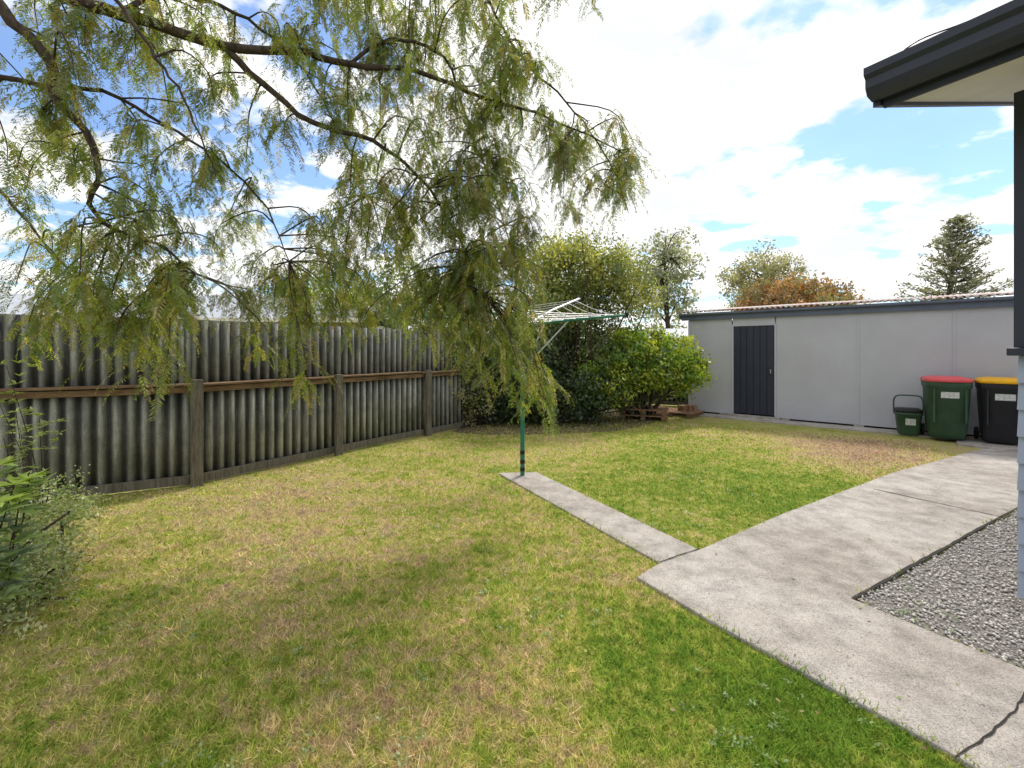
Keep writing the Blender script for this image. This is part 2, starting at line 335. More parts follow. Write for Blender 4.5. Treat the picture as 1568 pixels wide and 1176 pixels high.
for x in (.1,.7,1.95,3.2,4.4,5.6): box('pile',x,x+.16,-.0,.045,-.02,.055,M['conc'],sh)
dz0,dz1=.1,2.045
for i in range(6):
    a=1.02+i*.134; box('door_board',a,a+.128,-.012,.02,dz0,dz1,M['navy'],sh,.004)
box('door_back',1.0,1.83,.021,.03,dz0,dz1,M['dark'],sh,0)
box('frame_l',.968,1.012,-.022,.02,.08,2.09,M['shed'],sh); box('frame_r',1.832,1.868,-.022,.02,.08,2.09,M['shed'],sh); box('frame_t',1.0125,1.8315,-.022,.02,2.05,2.09,M['shed'],sh)
tube('door_handle',[(1.75,-.03,.98),(1.75,-.06,1.0),(1.75,-.06,1.1),(1.75,-.03,1.12)],.009,M['black'],sh)
box('lock_plate',1.73,1.77,-.02,-.0125,1.0,1.1,M['steel'],sh); box('door_step',.9,1.95,-.13,-.02,-.02,.075,M['conc'],sh)
box('fascia',-.16,W+.1,-.06,-.03,2.225,2.375,M['navy2'],sh); box('soffit_strip',-.14,W+.1,-.0295,.04,2.242,2.262,M['navy2'],sh)
tube('gutter',[(-.2,-.10,2.36),(W+.1,-.10,2.36)],.03,M['navy2'],sh)
corr('roof',-.22,W+.15,-.14,2.425,2.425+.096*(D+.3),.1,.017,M['roof'],sh,vert=False,y1=D+.18)
box('barge_board',-.2,-.17,-.1,D,2.26,2.37,M['navy2'],sh)
slab('apron',[(-.35,-.50),(4.6,-.45),(4.6,-.01),(-.35,-.01)],-.04,.03,M['conc'],sh)
slab('bin_pad',[(4.61,-1.0),(8,-1.7),(8,-.01),(4.61,-.01)],-.04,.03,M['conc'],sh)

# ---------------------------------------------------------------- bins
def ring(z,hx,hy,cy=0,n=28,e=5):
    th=np.linspace(0,2*math.pi,n,endpoint=False); c,s=np.cos(th),np.sin(th)
    return np.stack([hx*np.sign(c)*np.abs(c)**(2/e),cy+hy*np.sign(s)*np.abs(s)**(2/e),np.full(n,z)],1)
def loft(name,rings,mat,parent,n=28):
    V=np.concatenate(rings); k=len(rings); fs=[]
    for i in range(k-1):
        for j in range(n): q=(j+1)%n; fs.append((i*n+j,i*n+q,(i+1)*n+q,(i+1)*n+j))
    fs.append(tuple(range(n))[::-1]); fs.append(tuple(range((k-1)*n,k*n)))
    o=poly_obj(name,V,fs,mat,parent); 
    for p in o.data.polygons[:-2]: p.use_smooth=True
    return o
def bin_(name,loc,rz,body,lid):
    e=empty(name,(*loc,.03),rz)
    loft('body',[ring(.03,.215,.24,.02),ring(.10,.225,.25,.02),ring(.11,.235,.262,.02),ring(.86,.275,.325),ring(.87,.29,.345),ring(.95,.293,.35),ring(.955,.293,.35)],body,e)
    loft('lid',[ring(.958,.30,.358),ring(.995,.302,.36),ring(1.02,.285,.345,.01),ring(1.04,.2,.26,.03),ring(1.045,.08,.1,.04)],lid,e)
    box('lid_lip',-.12,.12,-.385,-.355,.962,.99,lid,e,.006)
    tube('handle',[(-.22,.345,.93),(-.22,.39,.95),(.22,.39,.95),(.22,.345,.93)],.016,body,e)
    for s in (-1,1):
        V,Fc=tube_np([(s*.235,.26,.1),(s*.24,.26,.1),(s*.285,.26,.1),(s*.29,.26,.1)],[.05,.1,.1,.05],20); mesh_np('wheel',V,Fc,M['black'],None,e,True)
    tube('axle',[(-.24,.26,.1),(.24,.26,.1)],.012,M['steel'],e)
    for s in (-.19,.19): box('rib',s-.012,s+.012,-.322,-.26,.3,.86,body,e,.006)
    return e
b1=bin_('wheelie_bin',(7.27,7.66),-.60,M['bing'],M['red'])
b2=bin_('wheelie_bin',(7.80,7.28),-.70,M['bind'],M['yel'])
for b in (b1,b2): 
    poly_obj('label',[(-.11,-.3115,.70),(.11,-.3115,.70),(.11,-.3225,.80),(-.11,-.3225,.80)],[(0,1,2,3)],M['lab'],b)
e=empty('food_scrap_caddy',(7.02,8.10,.03),-.6); e.scale=(1.15,1.15,1.15)
loft('body',[ring(0,.12,.12),ring(.02,.125,.13),ring(.3,.155,.165),ring(.305,.165,.175),ring(.34,.165,.175)],M['bing'],e)
loft('lid',[ring(.342,.17,.18),ring(.37,.17,.18),ring(.39,.14,.15),ring(.395,.05,.06)],M['black'],e)
tube('handle',smooth_path([(-.168,0,.3),(-.172,.0,.5),(-.13,.0,.58),(0,.0,.59),(.13,.0,.58),(.172,.0,.5),(.168,0,.3)],30),.011,M['bing'],e)
poly_obj('label',[(-.05,-.152,.15),(.07,-.152,.15),(.07,-.163,.25),(-.05,-.163,.25)],[(0,1,2,3)],M['lab'],e)

# ---------------------------------------------------------------- clothesline
g=G(800,730); e=empty('rotary_clothesline',(*g,0),0)
tube('pole',[(0,0,-.02),(0,0,1.0),(0,0,1.98)],[.026,.026,.022],M['teal'],e,14)
for z in (.07,.16,.27): tube('band',[(0,0,z),(0,0,z+.045)],.029,M['black'],e,14)
tube('collar',[(0,0,1.2),(0,0,1.32)],.034,M['teal'],e,14); tube('hub',[(0,0,1.72),(0,0,1.82)],.05,M['teal'],e,14)
tips=[]
lift=(0,.30,0,0)
for k,a in enumerate((.06,.85,2.95,4.3)):
    d=np.array([math.cos(a),math.sin(a),0]); R=1.26; tp=d*R+np.array([0,0,1.93+lift[k]]); tips.append((d,R))
    tube('arm',[d*.05+[0,0,1.80],d*.6+[0,0,1.87+lift[k]*.5],tp],.016 ,M['teal'] if k!=1 else M['steel'],e)
    tube('strut',[d*.03+[0,0,1.3],d*.55+[0,0,1.855+lift[k]*.45]],.008,M['steel'],e)
    box('tip_cap',tp[0]-.02,tp[0]+.02,tp[1]-.02,tp[1]+.02,tp[2]-.03,tp[2]+.03,M['black'],e)
for ri in (.35,.5,.65,.8,.95,1.1):
    for k in range(4):
        a,_=tips[k]; b,_=tips[(k+1)%4]; z=1.80+.13*ri/1.26+.016; zk=[lift[j]*ri/1.26 for j in (k,(k+1)%4)]
        pa=a*ri+[0,0,z+zk[0]]; pb=b*ri+[0,0,z+zk[1]]
        tube('line',[pa,(pa+pb)/2+[0,0,-.02],pb],.004,M['steel'],e,5)

# ---------------------------------------------------------------- house corner at right
hc=np.array([2.86,2.58]); ha=math.atan2(.502,.865); hs=empty('weatherboard_house',(*hc,0),ha)
def boards(name,y0,y1,z0,z1,mat):
    bh=.15; V=[];Fs=[]; z=z0; prof=[]
    while z<z1-.001:
        zt=min(z+bh,z1); prof+=[(-.034,z),(-.004,zt)]; z=zt
    prof=[(.02,z0)]+prof+[(.02,z1)]; n=len(prof)
    V=[(x,y0,z) for x,z in prof]+[(x,y1,z) for x,z in prof]
    Fs=[(i,(i+1)%n,n+(i+1)%n,n+i) for i in range(n)]+[tuple(range(n))[::-1],tuple(range(n,2*n))]
    return poly_obj(name,V,Fs,mat,hs)
boards('boards_lower',-7,0,.12,1.47,M['wb'])
boards('boards_far',-7,-2.3,1.47,2.95,M['wb'])
box('foundation',.03,4.9,-7,-.05,-.05,.12,M['conc'],hs); box('core',.021,5,-7,-.03,.12,2.85,M['wb'],hs)
box('gable_wall',.021,5,-.028,0,.12,2.9,M['wb'],hs)
box('window_sill',-.085,.02,-2.35,.03,1.472,1.515,M['navy'],hs); box('frame_corner',-.04,.02,-.13,.012,1.517,2.95,M['navy'],hs)
box('frame_top',-.04,.02,-2.29,-.132,2.86,2.95,M['navy'],hs); box('frame_end',-.04,.02,-2.298,-2.2,1.517,2.858,M['navy'],hs); box('mullion',-.035,.02,-1.2,-1.14,1.517,2.858,M['navy'],hs)
box('glass',-.0,.019,-2.2,-.132,1.517,2.858,M['glass'],hs,0)
def zr(x): return 2.87+.27*(x+.79)
xe=-.79; ye=.38; yb=-7
V=[(xe+.06,yb,zr(xe)),(4.5,yb,zr(4.5)),(4.5,ye-.03,zr(4.5)),(xe+.06,ye-.03,zr(xe))]
V+= [(x,y,z+.12) for x,y,z in V]; poly_obj('soffit_and_roof',V,[(3,2,1,0),(4,5,6,7),(0,1,5,4),(1,2,6,5),(2,3,7,6),(3,0,4,7)],M['white'],hs)
V=[(xe-.06,yb,zr(xe)+.13),(4.6,yb,zr(4.6)+.13),(4.6,ye+.02,zr(4.6)+.13),(xe-.06,ye+.02,zr(xe)+.13)]
V+= [(x,y,z+.03) for x,y,z in V]; poly_obj('roofing',V,[(3,2,1,0),(4,5,6,7),(0,1,5,4),(1,2,6,5),(2,3,7,6),(3,0,4,7)],M['navy'],hs)
box('eave_fascia',xe+.03,xe+.058,yb,ye-.03,2.83,3.0,M['navy'],hs)
gpf=[(.025,2.87),(-.02,2.86),(-.075,2.875),(-.095,2.91),(-.095,2.955),(-.115,2.975),(-.115,3.015),(-.10,3.02),(-.09,2.985),(.025,2.985)]
k=len(gpf); V=[(xe+x,yb,z) for x,z in gpf]+[(xe+x,ye,z) for x,z in gpf]
poly_obj('gutter',V,[(i,(i+1)%k,k+(i+1)%k,k+i) for i in range(k)]+[tuple(range(k))[::-1],tuple(range(k,2*k))],M['navy'],hs)
V=[(xe+.0,ye-.028,zr(xe)-.035),(4.5,ye-.028,zr(4.5)-.02),(4.5,ye-.028,zr(4.5)+.13),(xe+.0,ye-.028,zr(xe)+.12)]; V+=[(x,y+.03,z) for x,y,z in V]
poly_obj('barge_board',V,[(0,1,2,3),(7,6,5,4),(0,4,5,1),(1,5,6,2),(2,6,7,3),(3,7,4,0)],M['navy'],hs)
tube('roof_cable',smooth_path([(xe-.05,ye-.1,3.02),(xe-.02,ye-.2,3.08),(xe+.05,ye-.35,3.10),(xe+.1,ye-.5,3.12)],20),.004,M['black'],hs,6)

# ---------------------------------------------------------------- weeping tree (trunk just outside left of view)
tr=empty('weeping_tree')
wood=Acc(); brs=[]
trunk=smooth_path([(-4.6,2.3,-.1),(-4.5,2.35,1.0),(-4.55,2.4,2.0),(-4.3,2.5,3.2),(-4.0,2.6,4.3),(-3.7,2.8,5.4)],30)
V,Fc=tube_np(trunk,np.linspace(.2,.07,len(trunk)),12); wood.add(V,Fc)
def br(pts,r0,r1,n=30):
    p=smooth_path(pts,n); p=p+rng.normal(size=p.shape)*.006; V,Fc=tube_np(p,np.linspace(r0,r1,len(p)),8); wood.add(V,Fc); brs.append(p); return p
br([(-4.3,2.5,3.2),P(-60,-40,3.0),P(130,5,3.1),P(240,38,3.2),P(350,72,3.3),P(450,78,3.4),P(535,100,3.5),P(640,110,3.7),P(740,150,3.9),P(850,185,4.05),P(950,230,4.2)],.05,.005,44)
br([P(335,68,3.3),P(400,125,3.4),P(480,188,3.5),P(570,215,3.6),P(640,270,3.7),P(700,360,3.8),P(740,450,3.9)],.028,.005)
br([(-4.45,2.35,2.6),P(-60,0,2.9),P(20,35,2.9),P(75,90,3.0),P(85,150,3.0),P(130,200,3.1),P(150,265,3.1),P(140,310,3.1),P(170,350,3.2),P(240,375,3.3),P(300,420,3.4)],.04,.006,40)
br([(-4.1,2.6,3.9),P(100,-180,3.3),P(380,-110,3.5),P(600,-50,3.7),P(740,-10,3.9),P(840,-30,4.0)],.045,.006)
br([P(-60,100,3.2),P(60,130,3.3),P(160,140,3.4),P(250,190,3.5),P(330,240,3.6),P(410,320,3.7),P(440,400,3.8)],.02,.004)
br([P(-80,200,3.6),P(0,290,3.6),P(50,350,3.6),P(110,420,3.7)],.02,.004)
br([P(180,15,3.15),P(260,-10,3.4),P(360,20,3.7),P(450,90,3.9),P(520,200,4.0),P(560,300,4.1)],.02,.004)
br([P(535,100,3.5),P(600,60,3.7),P(680,90,3.9),P(720,200,4.1),P(760,300,4.2),P(790,420,4.2)],.016,.004)
br([P(60,-90,2.8),P(150,-30,2.7),P(220,60,2.7),P(280,150,2.8),P(330,270,2.9)],.016,.004)
br([P(740,-10,3.9),P(800,90,4.0),P(880,170,4.1),P(940,260,4.2),P(960,320,4.2)],.012,.003)
BP=np.concatenate(brs)
blobs=[(690,60,130,90,16,3.9),(580,90,60,70,6,3.8),(600,180,110,80,10,3.7),(630,290,110,90,14,3.8),(790,190,110,50,10,4.0),(900,235,65,45,8,4.2),(740,330,90,80,16,4.0),(760,440,80,70,15,4.0),(805,540,45,50,6,4.0),(815,590,26,25,3.2,4.0),(700,490,60,40,5,3.9),(730,550,30,30,1.5,4.0),
 (540,360,90,60,9,3.8),(590,440,90,50,7,3.9),(540,470,50,35,2.5,3.8),(480,470,45,60,5,3.8),(470,560,16,30,1.4,3.8),(400,460,70,45,4.5,3.8),(400,520,50,25,1.2,3.8),(250,380,100,80,10,3.3),(130,430,80,60,8,3.4),(230,490,60,60,6,3.4),(240,565,25,30,1.5,3.4),(80,490,35,40,2.,3.4),(75,270,80,60,4,3.2),
 (270,210,110,90,7.5,3.4),(60,120,80,90,5.5,3.1),(440,90,120,70,5,3.6),(180,50,130,60,6,3.2),(400,230,70,80,2.2,3.8),(880,-10,40,12,.9,4.0),(965,290,22,45,3.2,4.2),(880,300,60,25,2.8,4.2),(340,320,70,60,3,3.5),(790,90,40,60,4,4.0),(520,20,90,50,6,3.8),(40,390,50,50,2,3.6),(300,60,100,60,4,3.5)]
tw=sum(b[4] for b in blobs); S=7600
org=[];sd_=[]
for (x,y,rx,ry,w,Yd) in blobs:
    k=max(2,int(w*1.6))
    for _ in range(k):
        a=rng.uniform(0,6.28); q=math.sqrt(rng.random()); px=x+rx*q*math.cos(a); py=y+ry*q*math.sin(a); Y=Yd+rng.normal()*.28
        c=P(px,py-22,Y)
        dd=np.linalg.norm((BP-c)*[1,.8,1]+[0,0,.0],axis=1); dd=dd+np.where(BP[:,2]<c[2]-.05,.6,0)
        i=int(np.argmin(dd)); b=BP[i]; L=np.linalg.norm(c-b)
        if L>.03:
            mid=(b+c)/2+np.array([0,0,.12*L])+rng.normal(size=3)*.04; end=c+np.array([0,0,-.18])+ (c-b)*[.15,.15,0]
            pth=smooth_path([b,mid,c,end],14); V,Fc=tube_np(pth,np.linspace(.0075,.0022,len(pth)),5); wood.add(V,Fc)
            tail=pth[len(pth)//3:]
        else: tail=np.array([c,c+[0,0,-.1]])
        m=int(S*w/tw/k)+1
        o_=tail[rng.integers(0,len(tail),m)]+rng.normal(size=(m,3))*[.045,.045,.05]; org.append(o_); sd_.append(np.tile((.7+.65*rng.random()),m))
org=np.concatenate(org); clv=np.concatenate(sd_); S=len(org); K=17
Ls=.10+.17*rng.random(S)**1.3
ha_=rng.uniform(0,6.28,S); hd=np.stack([np.cos(ha_),np.sin(ha_),np.zeros(S)],1)*(.3+.9*rng.random((S,1)))
ts=np.linspace(0,1,6)
def sp_(t): return org[:,None,:]+hd[:,None,:]*(Ls[:,None]*(1-(1-t)**1.5))[:,:,None]+np.array([0,0,-1])*(Ls[:,None]*(t**1.25))[:,:,None]
tt=np.tile(ts,(S,1)); sp3=sp_(tt)
sidev=unit(np.cross(hd+rng.normal(size=(S,3))*.2,[0,0,1.]))
w=.0011; Vst=np.stack([sp3-sidev[:,None]*w,sp3+sidev[:,None]*w],2).reshape(-1,3)
bi=(np.arange(S)*12)[:,None]+(np.arange(5)*2)[None]; bi=bi.ravel(); Fst=np.stack([bi,bi+1,bi+3,bi+2],1)
stc=np.tile(np.array([[.24,.15,.07]]),(len(Vst),1))
fol=Acc(); fol.add(Vst,Fst,stc)
palette=np.array([(.22,.275,.04),(.155,.225,.04),(.29,.32,.055),(.105,.165,.04),(.30,.27,.075),(.18,.25,.035),(.12,.19,.05)])
sc_col=palette[rng.integers(0,len(palette),S)]*clv[:,None]*(.7+.55*rng.random((S,1)))
for sgn in (-1,1):
    t=np.tile(np.linspace(.05,1,K),(S,1))+rng.normal(size=(S,K))*.012; t=t.clip(0,1)
    p=sp_(t); tg=unit(sp_((t+.02).clip(0,1.05))-sp_(t-.02+1e-3).reshape(S,K,3)); 
    lv=(.042*(1-.6*np.abs(t-.35))*(.75+.5*rng.random((S,K))))
    sv=sidev[:,None,:]*sgn+rng.normal(size=(S,K,3))*.22
    u=unit(tg*.75+unit(sv)*.85+np.array([0,0,-.12])); v=unit(np.cross(u,np.cross(tg,sidev[:,None,:])+rng.normal(size=(S,K,3))*.4))
    c=p+u*lv[:,:,None]/2; c=c.reshape(-1,3); L=lv.ravel()
    V,Fc=leaves(c,u.reshape(-1,3),v.reshape(-1,3),L,L*.17+.0016)
    Cc=np.repeat(sc_col,K,axis=0)*(.8+.4*rng.random((S*K,1))); fol.add(V,Fc,np.repeat(Cc,4,axis=0))
wood.obj('branches',M['bark'],tr,True); fol.obj('foliage',M['leaf'],tr)

# ---------------------------------------------------------------- bushes
def stems(parent,base,tops,r0=.04,r1=.008,mat=None,n=14,jit=.05):
    a=Acc()
    for tp in tops:
        b=np.array(base)+rng.normal(size=3)*[.12,.12,0]; tp=np.array(tp); m=(b+tp)/2+rng.normal(size=3)*np.linalg.norm(tp-b)*jit
        p=smooth_path([b,m,tp],n); V,Fc=tube_np(p,np.linspace(r0,r1,len(p)),6); a.add(V,Fc)
    a.obj('stems',mat or M['bark'],parent,True)
def bush(name,blobs,nc,nl,size,cols,base,spread=.16,droop=0,shell=.5,r0=.04,g=1.7):
    cols=[tuple(min(.5,v*g) for v in c) for c in cols]
    e=empty(name); a=Acc(); c=leaf_cloud(a,blobs,nc,nl,size,cols,spread,droop,shell)
    idx=rng.integers(0,len(c),26); stems(e,base,c[idx],r0); a.obj('foliage',M['bush'],e); return e
dk=[(.03,.06,.018),(.045,.08,.02),(.06,.10,.025),(.025,.045,.015)]
def bl(x,y,Y,r,rz=None,ry=None): p=P(x,y,Y); return (p[0],p[1],p[2],r,ry or r,rz or r)
bush('large_shrub',[bl(880,430,10.6,.95,.85),bl(950,440,10.8,.6,.7),bl(840,540,10.4,1.1,.9),bl(920,560,10.3,.95,.9),bl(760,560,10.2,.85,.9),bl(820,610,10.0,1.0,.5),bl(960,590,10.6,.8,.45),bl(860,480,10.4,.9,.8)],950,44,.075,[(.06,.09,.025),(.085,.115,.03),(.045,.07,.02),(.12,.14,.035)],(1.2,10.5,0),.2,g=1.5)
bush('yellow_green_shrub',[bl(870,410,10.1,.8,.55),bl(930,420,10.2,.65,.5),bl(840,400,10.4,.5,.5),bl(970,450,10.3,.45,.45),bl(850,470,9.9,.6,.4),bl(890,385,10.2,.3,.35),bl(950,395,10.2,.25,.3)],400,44,.07,[(.19,.20,.045),(.24,.24,.06),(.15,.17,.04),(.09,.12,.03)],(1.6,10.4,0),.22,g=1.8)
bush('lime_shrub',[bl(1010,550,10.0,.62,.6),bl(1045,575,10.0,.42,.36),bl(965,540,9.9,.5,.5),bl(930,585,9.7,.5,.4),bl(990,570,9.9,.5,.3),bl(1055,560,10,.3,.3)],460,42,.08,[(.17,.27,.025),(.28,.38,.03),(.08,.15,.02),(.23,.27,.03),(.06,.10,.02)],(2.9,10.1,0),.16,r0=.025,g=1.6)
bush('olive_shrub',[bl(700,540,9.3,.55,.8),bl(660,545,9.0,.3,.35),bl(730,600,9.2,.5,.5),bl(690,500,9.6,.5,.4)],380,40,.05,[(.15,.165,.07),(.10,.12,.045),(.19,.19,.09)],(-.9,9.2,0),.13,g=1.8)
bush('dark_shrub',[bl(770,600,9.6,.7,.6),bl(860,615,9.5,.8,.5),bl(915,600,9.6,.45,.4),bl(800,560,9.8,.8,.7)],560,42,.065,dk,(.8,9.6,0),.18,g=1.1)
soil=[G(690,662),G(760,667),G(860,664),G(940,661),G(1000,649),(3.9,11.6),(2,13),(-.5,11)]
poly_obj('garden_bed',[(x,y,.006) for x,y in soil],[tuple(range(len(soil)))],M['soil'])
bush('grey_leaf_shrub',[(-3.15,2.9,.25,.36,.35,.28),(-2.95,2.72,.12,.27,.3,.18),(-3.3,3.2,.35,.3,.35,.25),(-2.9,2.55,.12,.28,.3,.22),(-2.7,2.45,.06,.2,.25,.12)],430,30,.026,[(.20,.26,.10),(.25,.30,.14),(.14,.20,.06),(.29,.31,.18)],(-3.2,2.85,0),.08,r0=.008,shell=.3,g=1.35)
def rosette(acc,c,k,L,col,up=.5):
    th=rng.uniform(0,6.28,k); u=unit(np.stack([np.cos(th),np.sin(th),up*(rng.random(k)-.2)],1)); v=unit(np.cross(u,[0,0,1.])+rng.normal(size=(k,3))*.2)
    Ls=L*(.7+.5*rng.random(k)); cc=np.array(c)+u*Ls[:,None]/2
    nrm=np.cross(v,u); 
    for s in (-1,1):
        V=np.stack([cc-u*Ls[:,None]/2,cc+s*v*Ls[:,None]*.15-u*Ls[:,None]*.1+nrm*.006,cc+u*Ls[:,None]*.5,cc],1).reshape(-1,3)
        acc.add(V,np.arange(4*k).reshape(k,4),np.repeat(np.array(col)*(.7+.6*rng.random((k,1))),4,axis=0))
e=empty('broadleaf_shrub'); a=Acc(); tops=[]
for (x,y,Y) in [(22,742,2.45),(45,733,2.5),(0,712,2.5),(30,765,2.4),(-20,720,2.5),(12,870,2.3),(-5,800,2.4),(20,815,2.4),(-20,850,2.3),(5,900,2.3),(0,770,2.3),(28,850,2.4)]:
    c=P(x,y,Y); tops.append(c); rosette(a,c,13,.12,(.40,.52,.11) if y<790 else (.18,.25,.14)); rosette(a,c+[0,0,-.05],10,.14,(.24,.34,.11))
a.obj('foliage',M['bush'],e); stems(e,(-3.0,2.5,0),tops,.007,.003)
e=empty('wispy_shrub'); a=Acc(); tops=[]
for (x,y,Y) in [(30,655,3.3),(60,640,3.3),(15,640,3.35),(45,680,3.2),(5,670,3.2),(70,665,3.3),(10,560,3.3),(20,600,3.3),(0,620,3.2),(30,700,3.2)]:
    c=P(x,y,Y); tops.append(c)
    for s in range(5): rosette(a,c+rng.normal(size=3)*.05,6,.06,(.28,.36,.12),.9)
a.obj('foliage',M['bush'],e); stems(e,(-3.45,3.15,0),tops,.006,.002)
mp=mk_wood('pallet_timber',(.22,.12,.07),(.45,.28,.18),(4,.4,4))
def pallet(loc,rz,k=2):
    e=empty('timber_pallet',(*loc,0),rz)
    for j in range(k):
        z=j*.125
        for i in range(3): box('bearer',-.47+i*.42,-.38+i*.42,-.4,.4,z,z+.09,M['rail'],e)
        for i in range(6): box('slat',-.5+.02*j,.5,-.4+i*.14,-.31+i*.14,z+.092,z+.11,mp,e)
g=G(988,641); pallet((g[0],g[1]+.05),-.35); g=G(1045,636); pallet((g[0]-.1,g[1]+.05),-.75,1)
e=empty('brick_pile',(3.95,10.6,0),.3)
for i in range(9): 
    x=(i%3)*.14; z=(i//3)*.078; o=box('brick',x-.055,x+.055,-.115,.115,z,z+.074,mp,e,.004); o.rotation_euler=(0,0,rng.normal()*.12)

# ---------------------------------------------------------------- background
def tree(name,base,h,blobs,nc,nl,size,cols,spread,droop=0,tr_=.18,shell=.35,g=1.8):
    cols=[tuple(v*g for v in c) for c in cols]
    e=empty(name); a=Acc(); c=leaf_cloud(a,blobs,nc,nl,size,cols,spread,droop,shell)
    tk=smooth_path([(base[0],base[1],-.1),(base[0]+.1,base[1],h*.35),(base[0]-.05,base[1]+.1,h*.7),(base[0],base[1],h*.95)],18)
    V,Fc=tube_np(tk,np.linspace(tr_,tr_*.2,len(tk)),9); wa=Acc(); wa.add(V,Fc)
    for i in range(34):
        q=c[rng.integers(0,len(c))]; s=tk[int(len(tk)*rng.uniform(.3,.85))]; p=smooth_path([s,(s+q)/2+[0,0,.05*h],q],10); V,Fc=tube_np(p,np.linspace(tr_*.35,tr_*.05,len(p)),6); wa.add(V,Fc)
    wa.obj('trunk_and_limbs',M['bark'],e,True); a.obj('foliage',M['bush'],e)
tree('gum_tree',P(1020,537,28)[:2],9.0,[bl(1030,380,28,1.1,1.0),bl(1055,410,28,.8,1.3),bl(1000,400,28,.9,1.2),bl(1020,440,28,1.5,1.3),bl(990,470,28,1.2,1.0),bl(1045,465,28,.9,.8)],170,34,.20,[(.18,.20,.13),(.13,.15,.10),(.22,.23,.16)],.36,.7)
tree('willow_tree',P(1170,537,34)[:2],8.5,[bl(1170,405,34,1.7,1.2),bl(1140,430,34,1.6,1.4),bl(1205,425,34,1.5,1.3),bl(1170,450,34,2.4,1.3)],220,36,.22,[(.18,.19,.11),(.14,.15,.08),(.22,.21,.13)],.5,.9)
tree('copper_leaf_tree',P(1215,537,25)[:2],5,[bl(1170,452,25,1.2,.6),bl(1215,446,25,1.4,.7),bl(1262,450,25,1.2,.65),bl(1225,470,25,2.4,.6),bl(1150,468,25,.8,.5)],360,40,.18,[(.24,.125,.05),(.17,.10,.045),(.15,.15,.06),(.28,.16,.07)],.34,g=1.5)
e=empty('conifer_tree'); cb=P(1452,537,28); Ht=P(1452,332,28)[2]; a=Acc(); wa=Acc()
tk=np.array([(cb[0],28,-.1),(cb[0]+.05,28,Ht*.5),(cb[0]+.7,28,Ht)]); V,Fc=tube_np(tk,[.3,.15,.02],8); wa.add(V,Fc)
for z in np.arange(2.5,Ht-.1,.26):
    f=(Ht-z)/(Ht-1.5); R=.25+3.0*f**.75
    for k in range(6):
        th=rng.uniform(0,6.28); rr=R*rng.uniform(.5,1.2); x0=cb[0]+.7*(z/Ht)**2; s=np.array([x0,28,z]); tp=s+[rr*math.cos(th),rr*math.sin(th),.40*rr]; 
        m=(s+tp)/2+[0,0,-.08*rr]; p=smooth_path([s,m,tp],8); V,Fc=tube_np(p,np.linspace(.045,.01,len(p)),4); wa.add(V,Fc)
        n=int(18+36*rr/3); t=rng.uniform(.25,1.05,n)[:,None]; c=s+(tp-s)*t+rng.normal(size=(n,3))*[.13,.13,.08]+[0,0,-.03]; u=unit((tp-s)/rr+rng.normal(size=(n,3))*.7); v=unit(np.cross(u,rng.normal(size=(n,3))))
        V,Fc=leaves(c,u,v,.3*(.6+.7*rng.random(n)),np.full(n,.08)); C_=np.array([[.21,.22,.15]])*(.55+.9*rng.random((n,1)))*rng.uniform(.8,1.3); a.add(V,Fc,np.repeat(C_,4,axis=0))
wa.obj('trunk_and_limbs',M['bark'],e,True); a.obj('foliage',M['bush'],e)
a=Acc(); B_=[]
for x in np.arange(-75,80,2.6):
    Y=48+rng.uniform(-4,8); r=rng.uniform(1.5,2.6); B_.append((x,Y,rng.uniform(.8,2.6),r*1.3,r,rng.uniform(2.,3.2)))
leaf_cloud(a,B_,2400,20,.5,[(.14,.17,.08),(.19,.21,.10),(.11,.14,.07),(.21,.2,.1)],.8); a.obj('distant_trees',M['bush'])
bush('hedge',[bl(560,470,13,1.3,.7),bl(480,455,15,1.1,.8),bl(620,450,12.5,1.0,1.0),bl(690,470,12.5,1.1,.9)],380,36,.10,[(.10,.14,.035),(.15,.18,.045),(.07,.10,.03)],(-3.2,13,0),.26)
def nhouse(name,x,y,w,d,ze,zr_,rz):
    e=empty(name,(x,y,0),rz); box('walls',-w/2,w/2,-d/2,d/2,0,ze,M['nwall'],e)
    V=[(-w/2-.4,-d/2-.4,ze-.06),(w/2+.4,-d/2-.4,ze-.06),(w/2+.4,0,zr_),(-w/2-.4,0,zr_),(w/2+.4,d/2+.4,ze-.06),(-w/2-.4,d/2+.4,ze-.06)]
    o=poly_obj('roof',V,[(0,1,2,3),(3,2,4,5)],M['neigh'],e); s=o.modifiers.new('s','SOLIDIFY'); s.thickness=.05
    box('gutter',-w/2-.4,w/2+.4,-d/2-.5,-d/2-.41,ze-.12,ze-.01,M['white'],e)
    for k in range(int(w/2)): box('window',-w/2+.5+k*2,-w/2+1.5+k*2,-d/2-.03,-d/2-.002,1.0,1.9,M['glass'],e,0)
nhouse('neighbour_house',-8.2,15,7.5,6,2.35,3.3,.06)
nhouse('neighbour_house',-14.5,11.5,7,5,2.25,3.0,.3)
nhouse('neighbour_house',9.6,22,5,4,2.1,2.6,-.4)

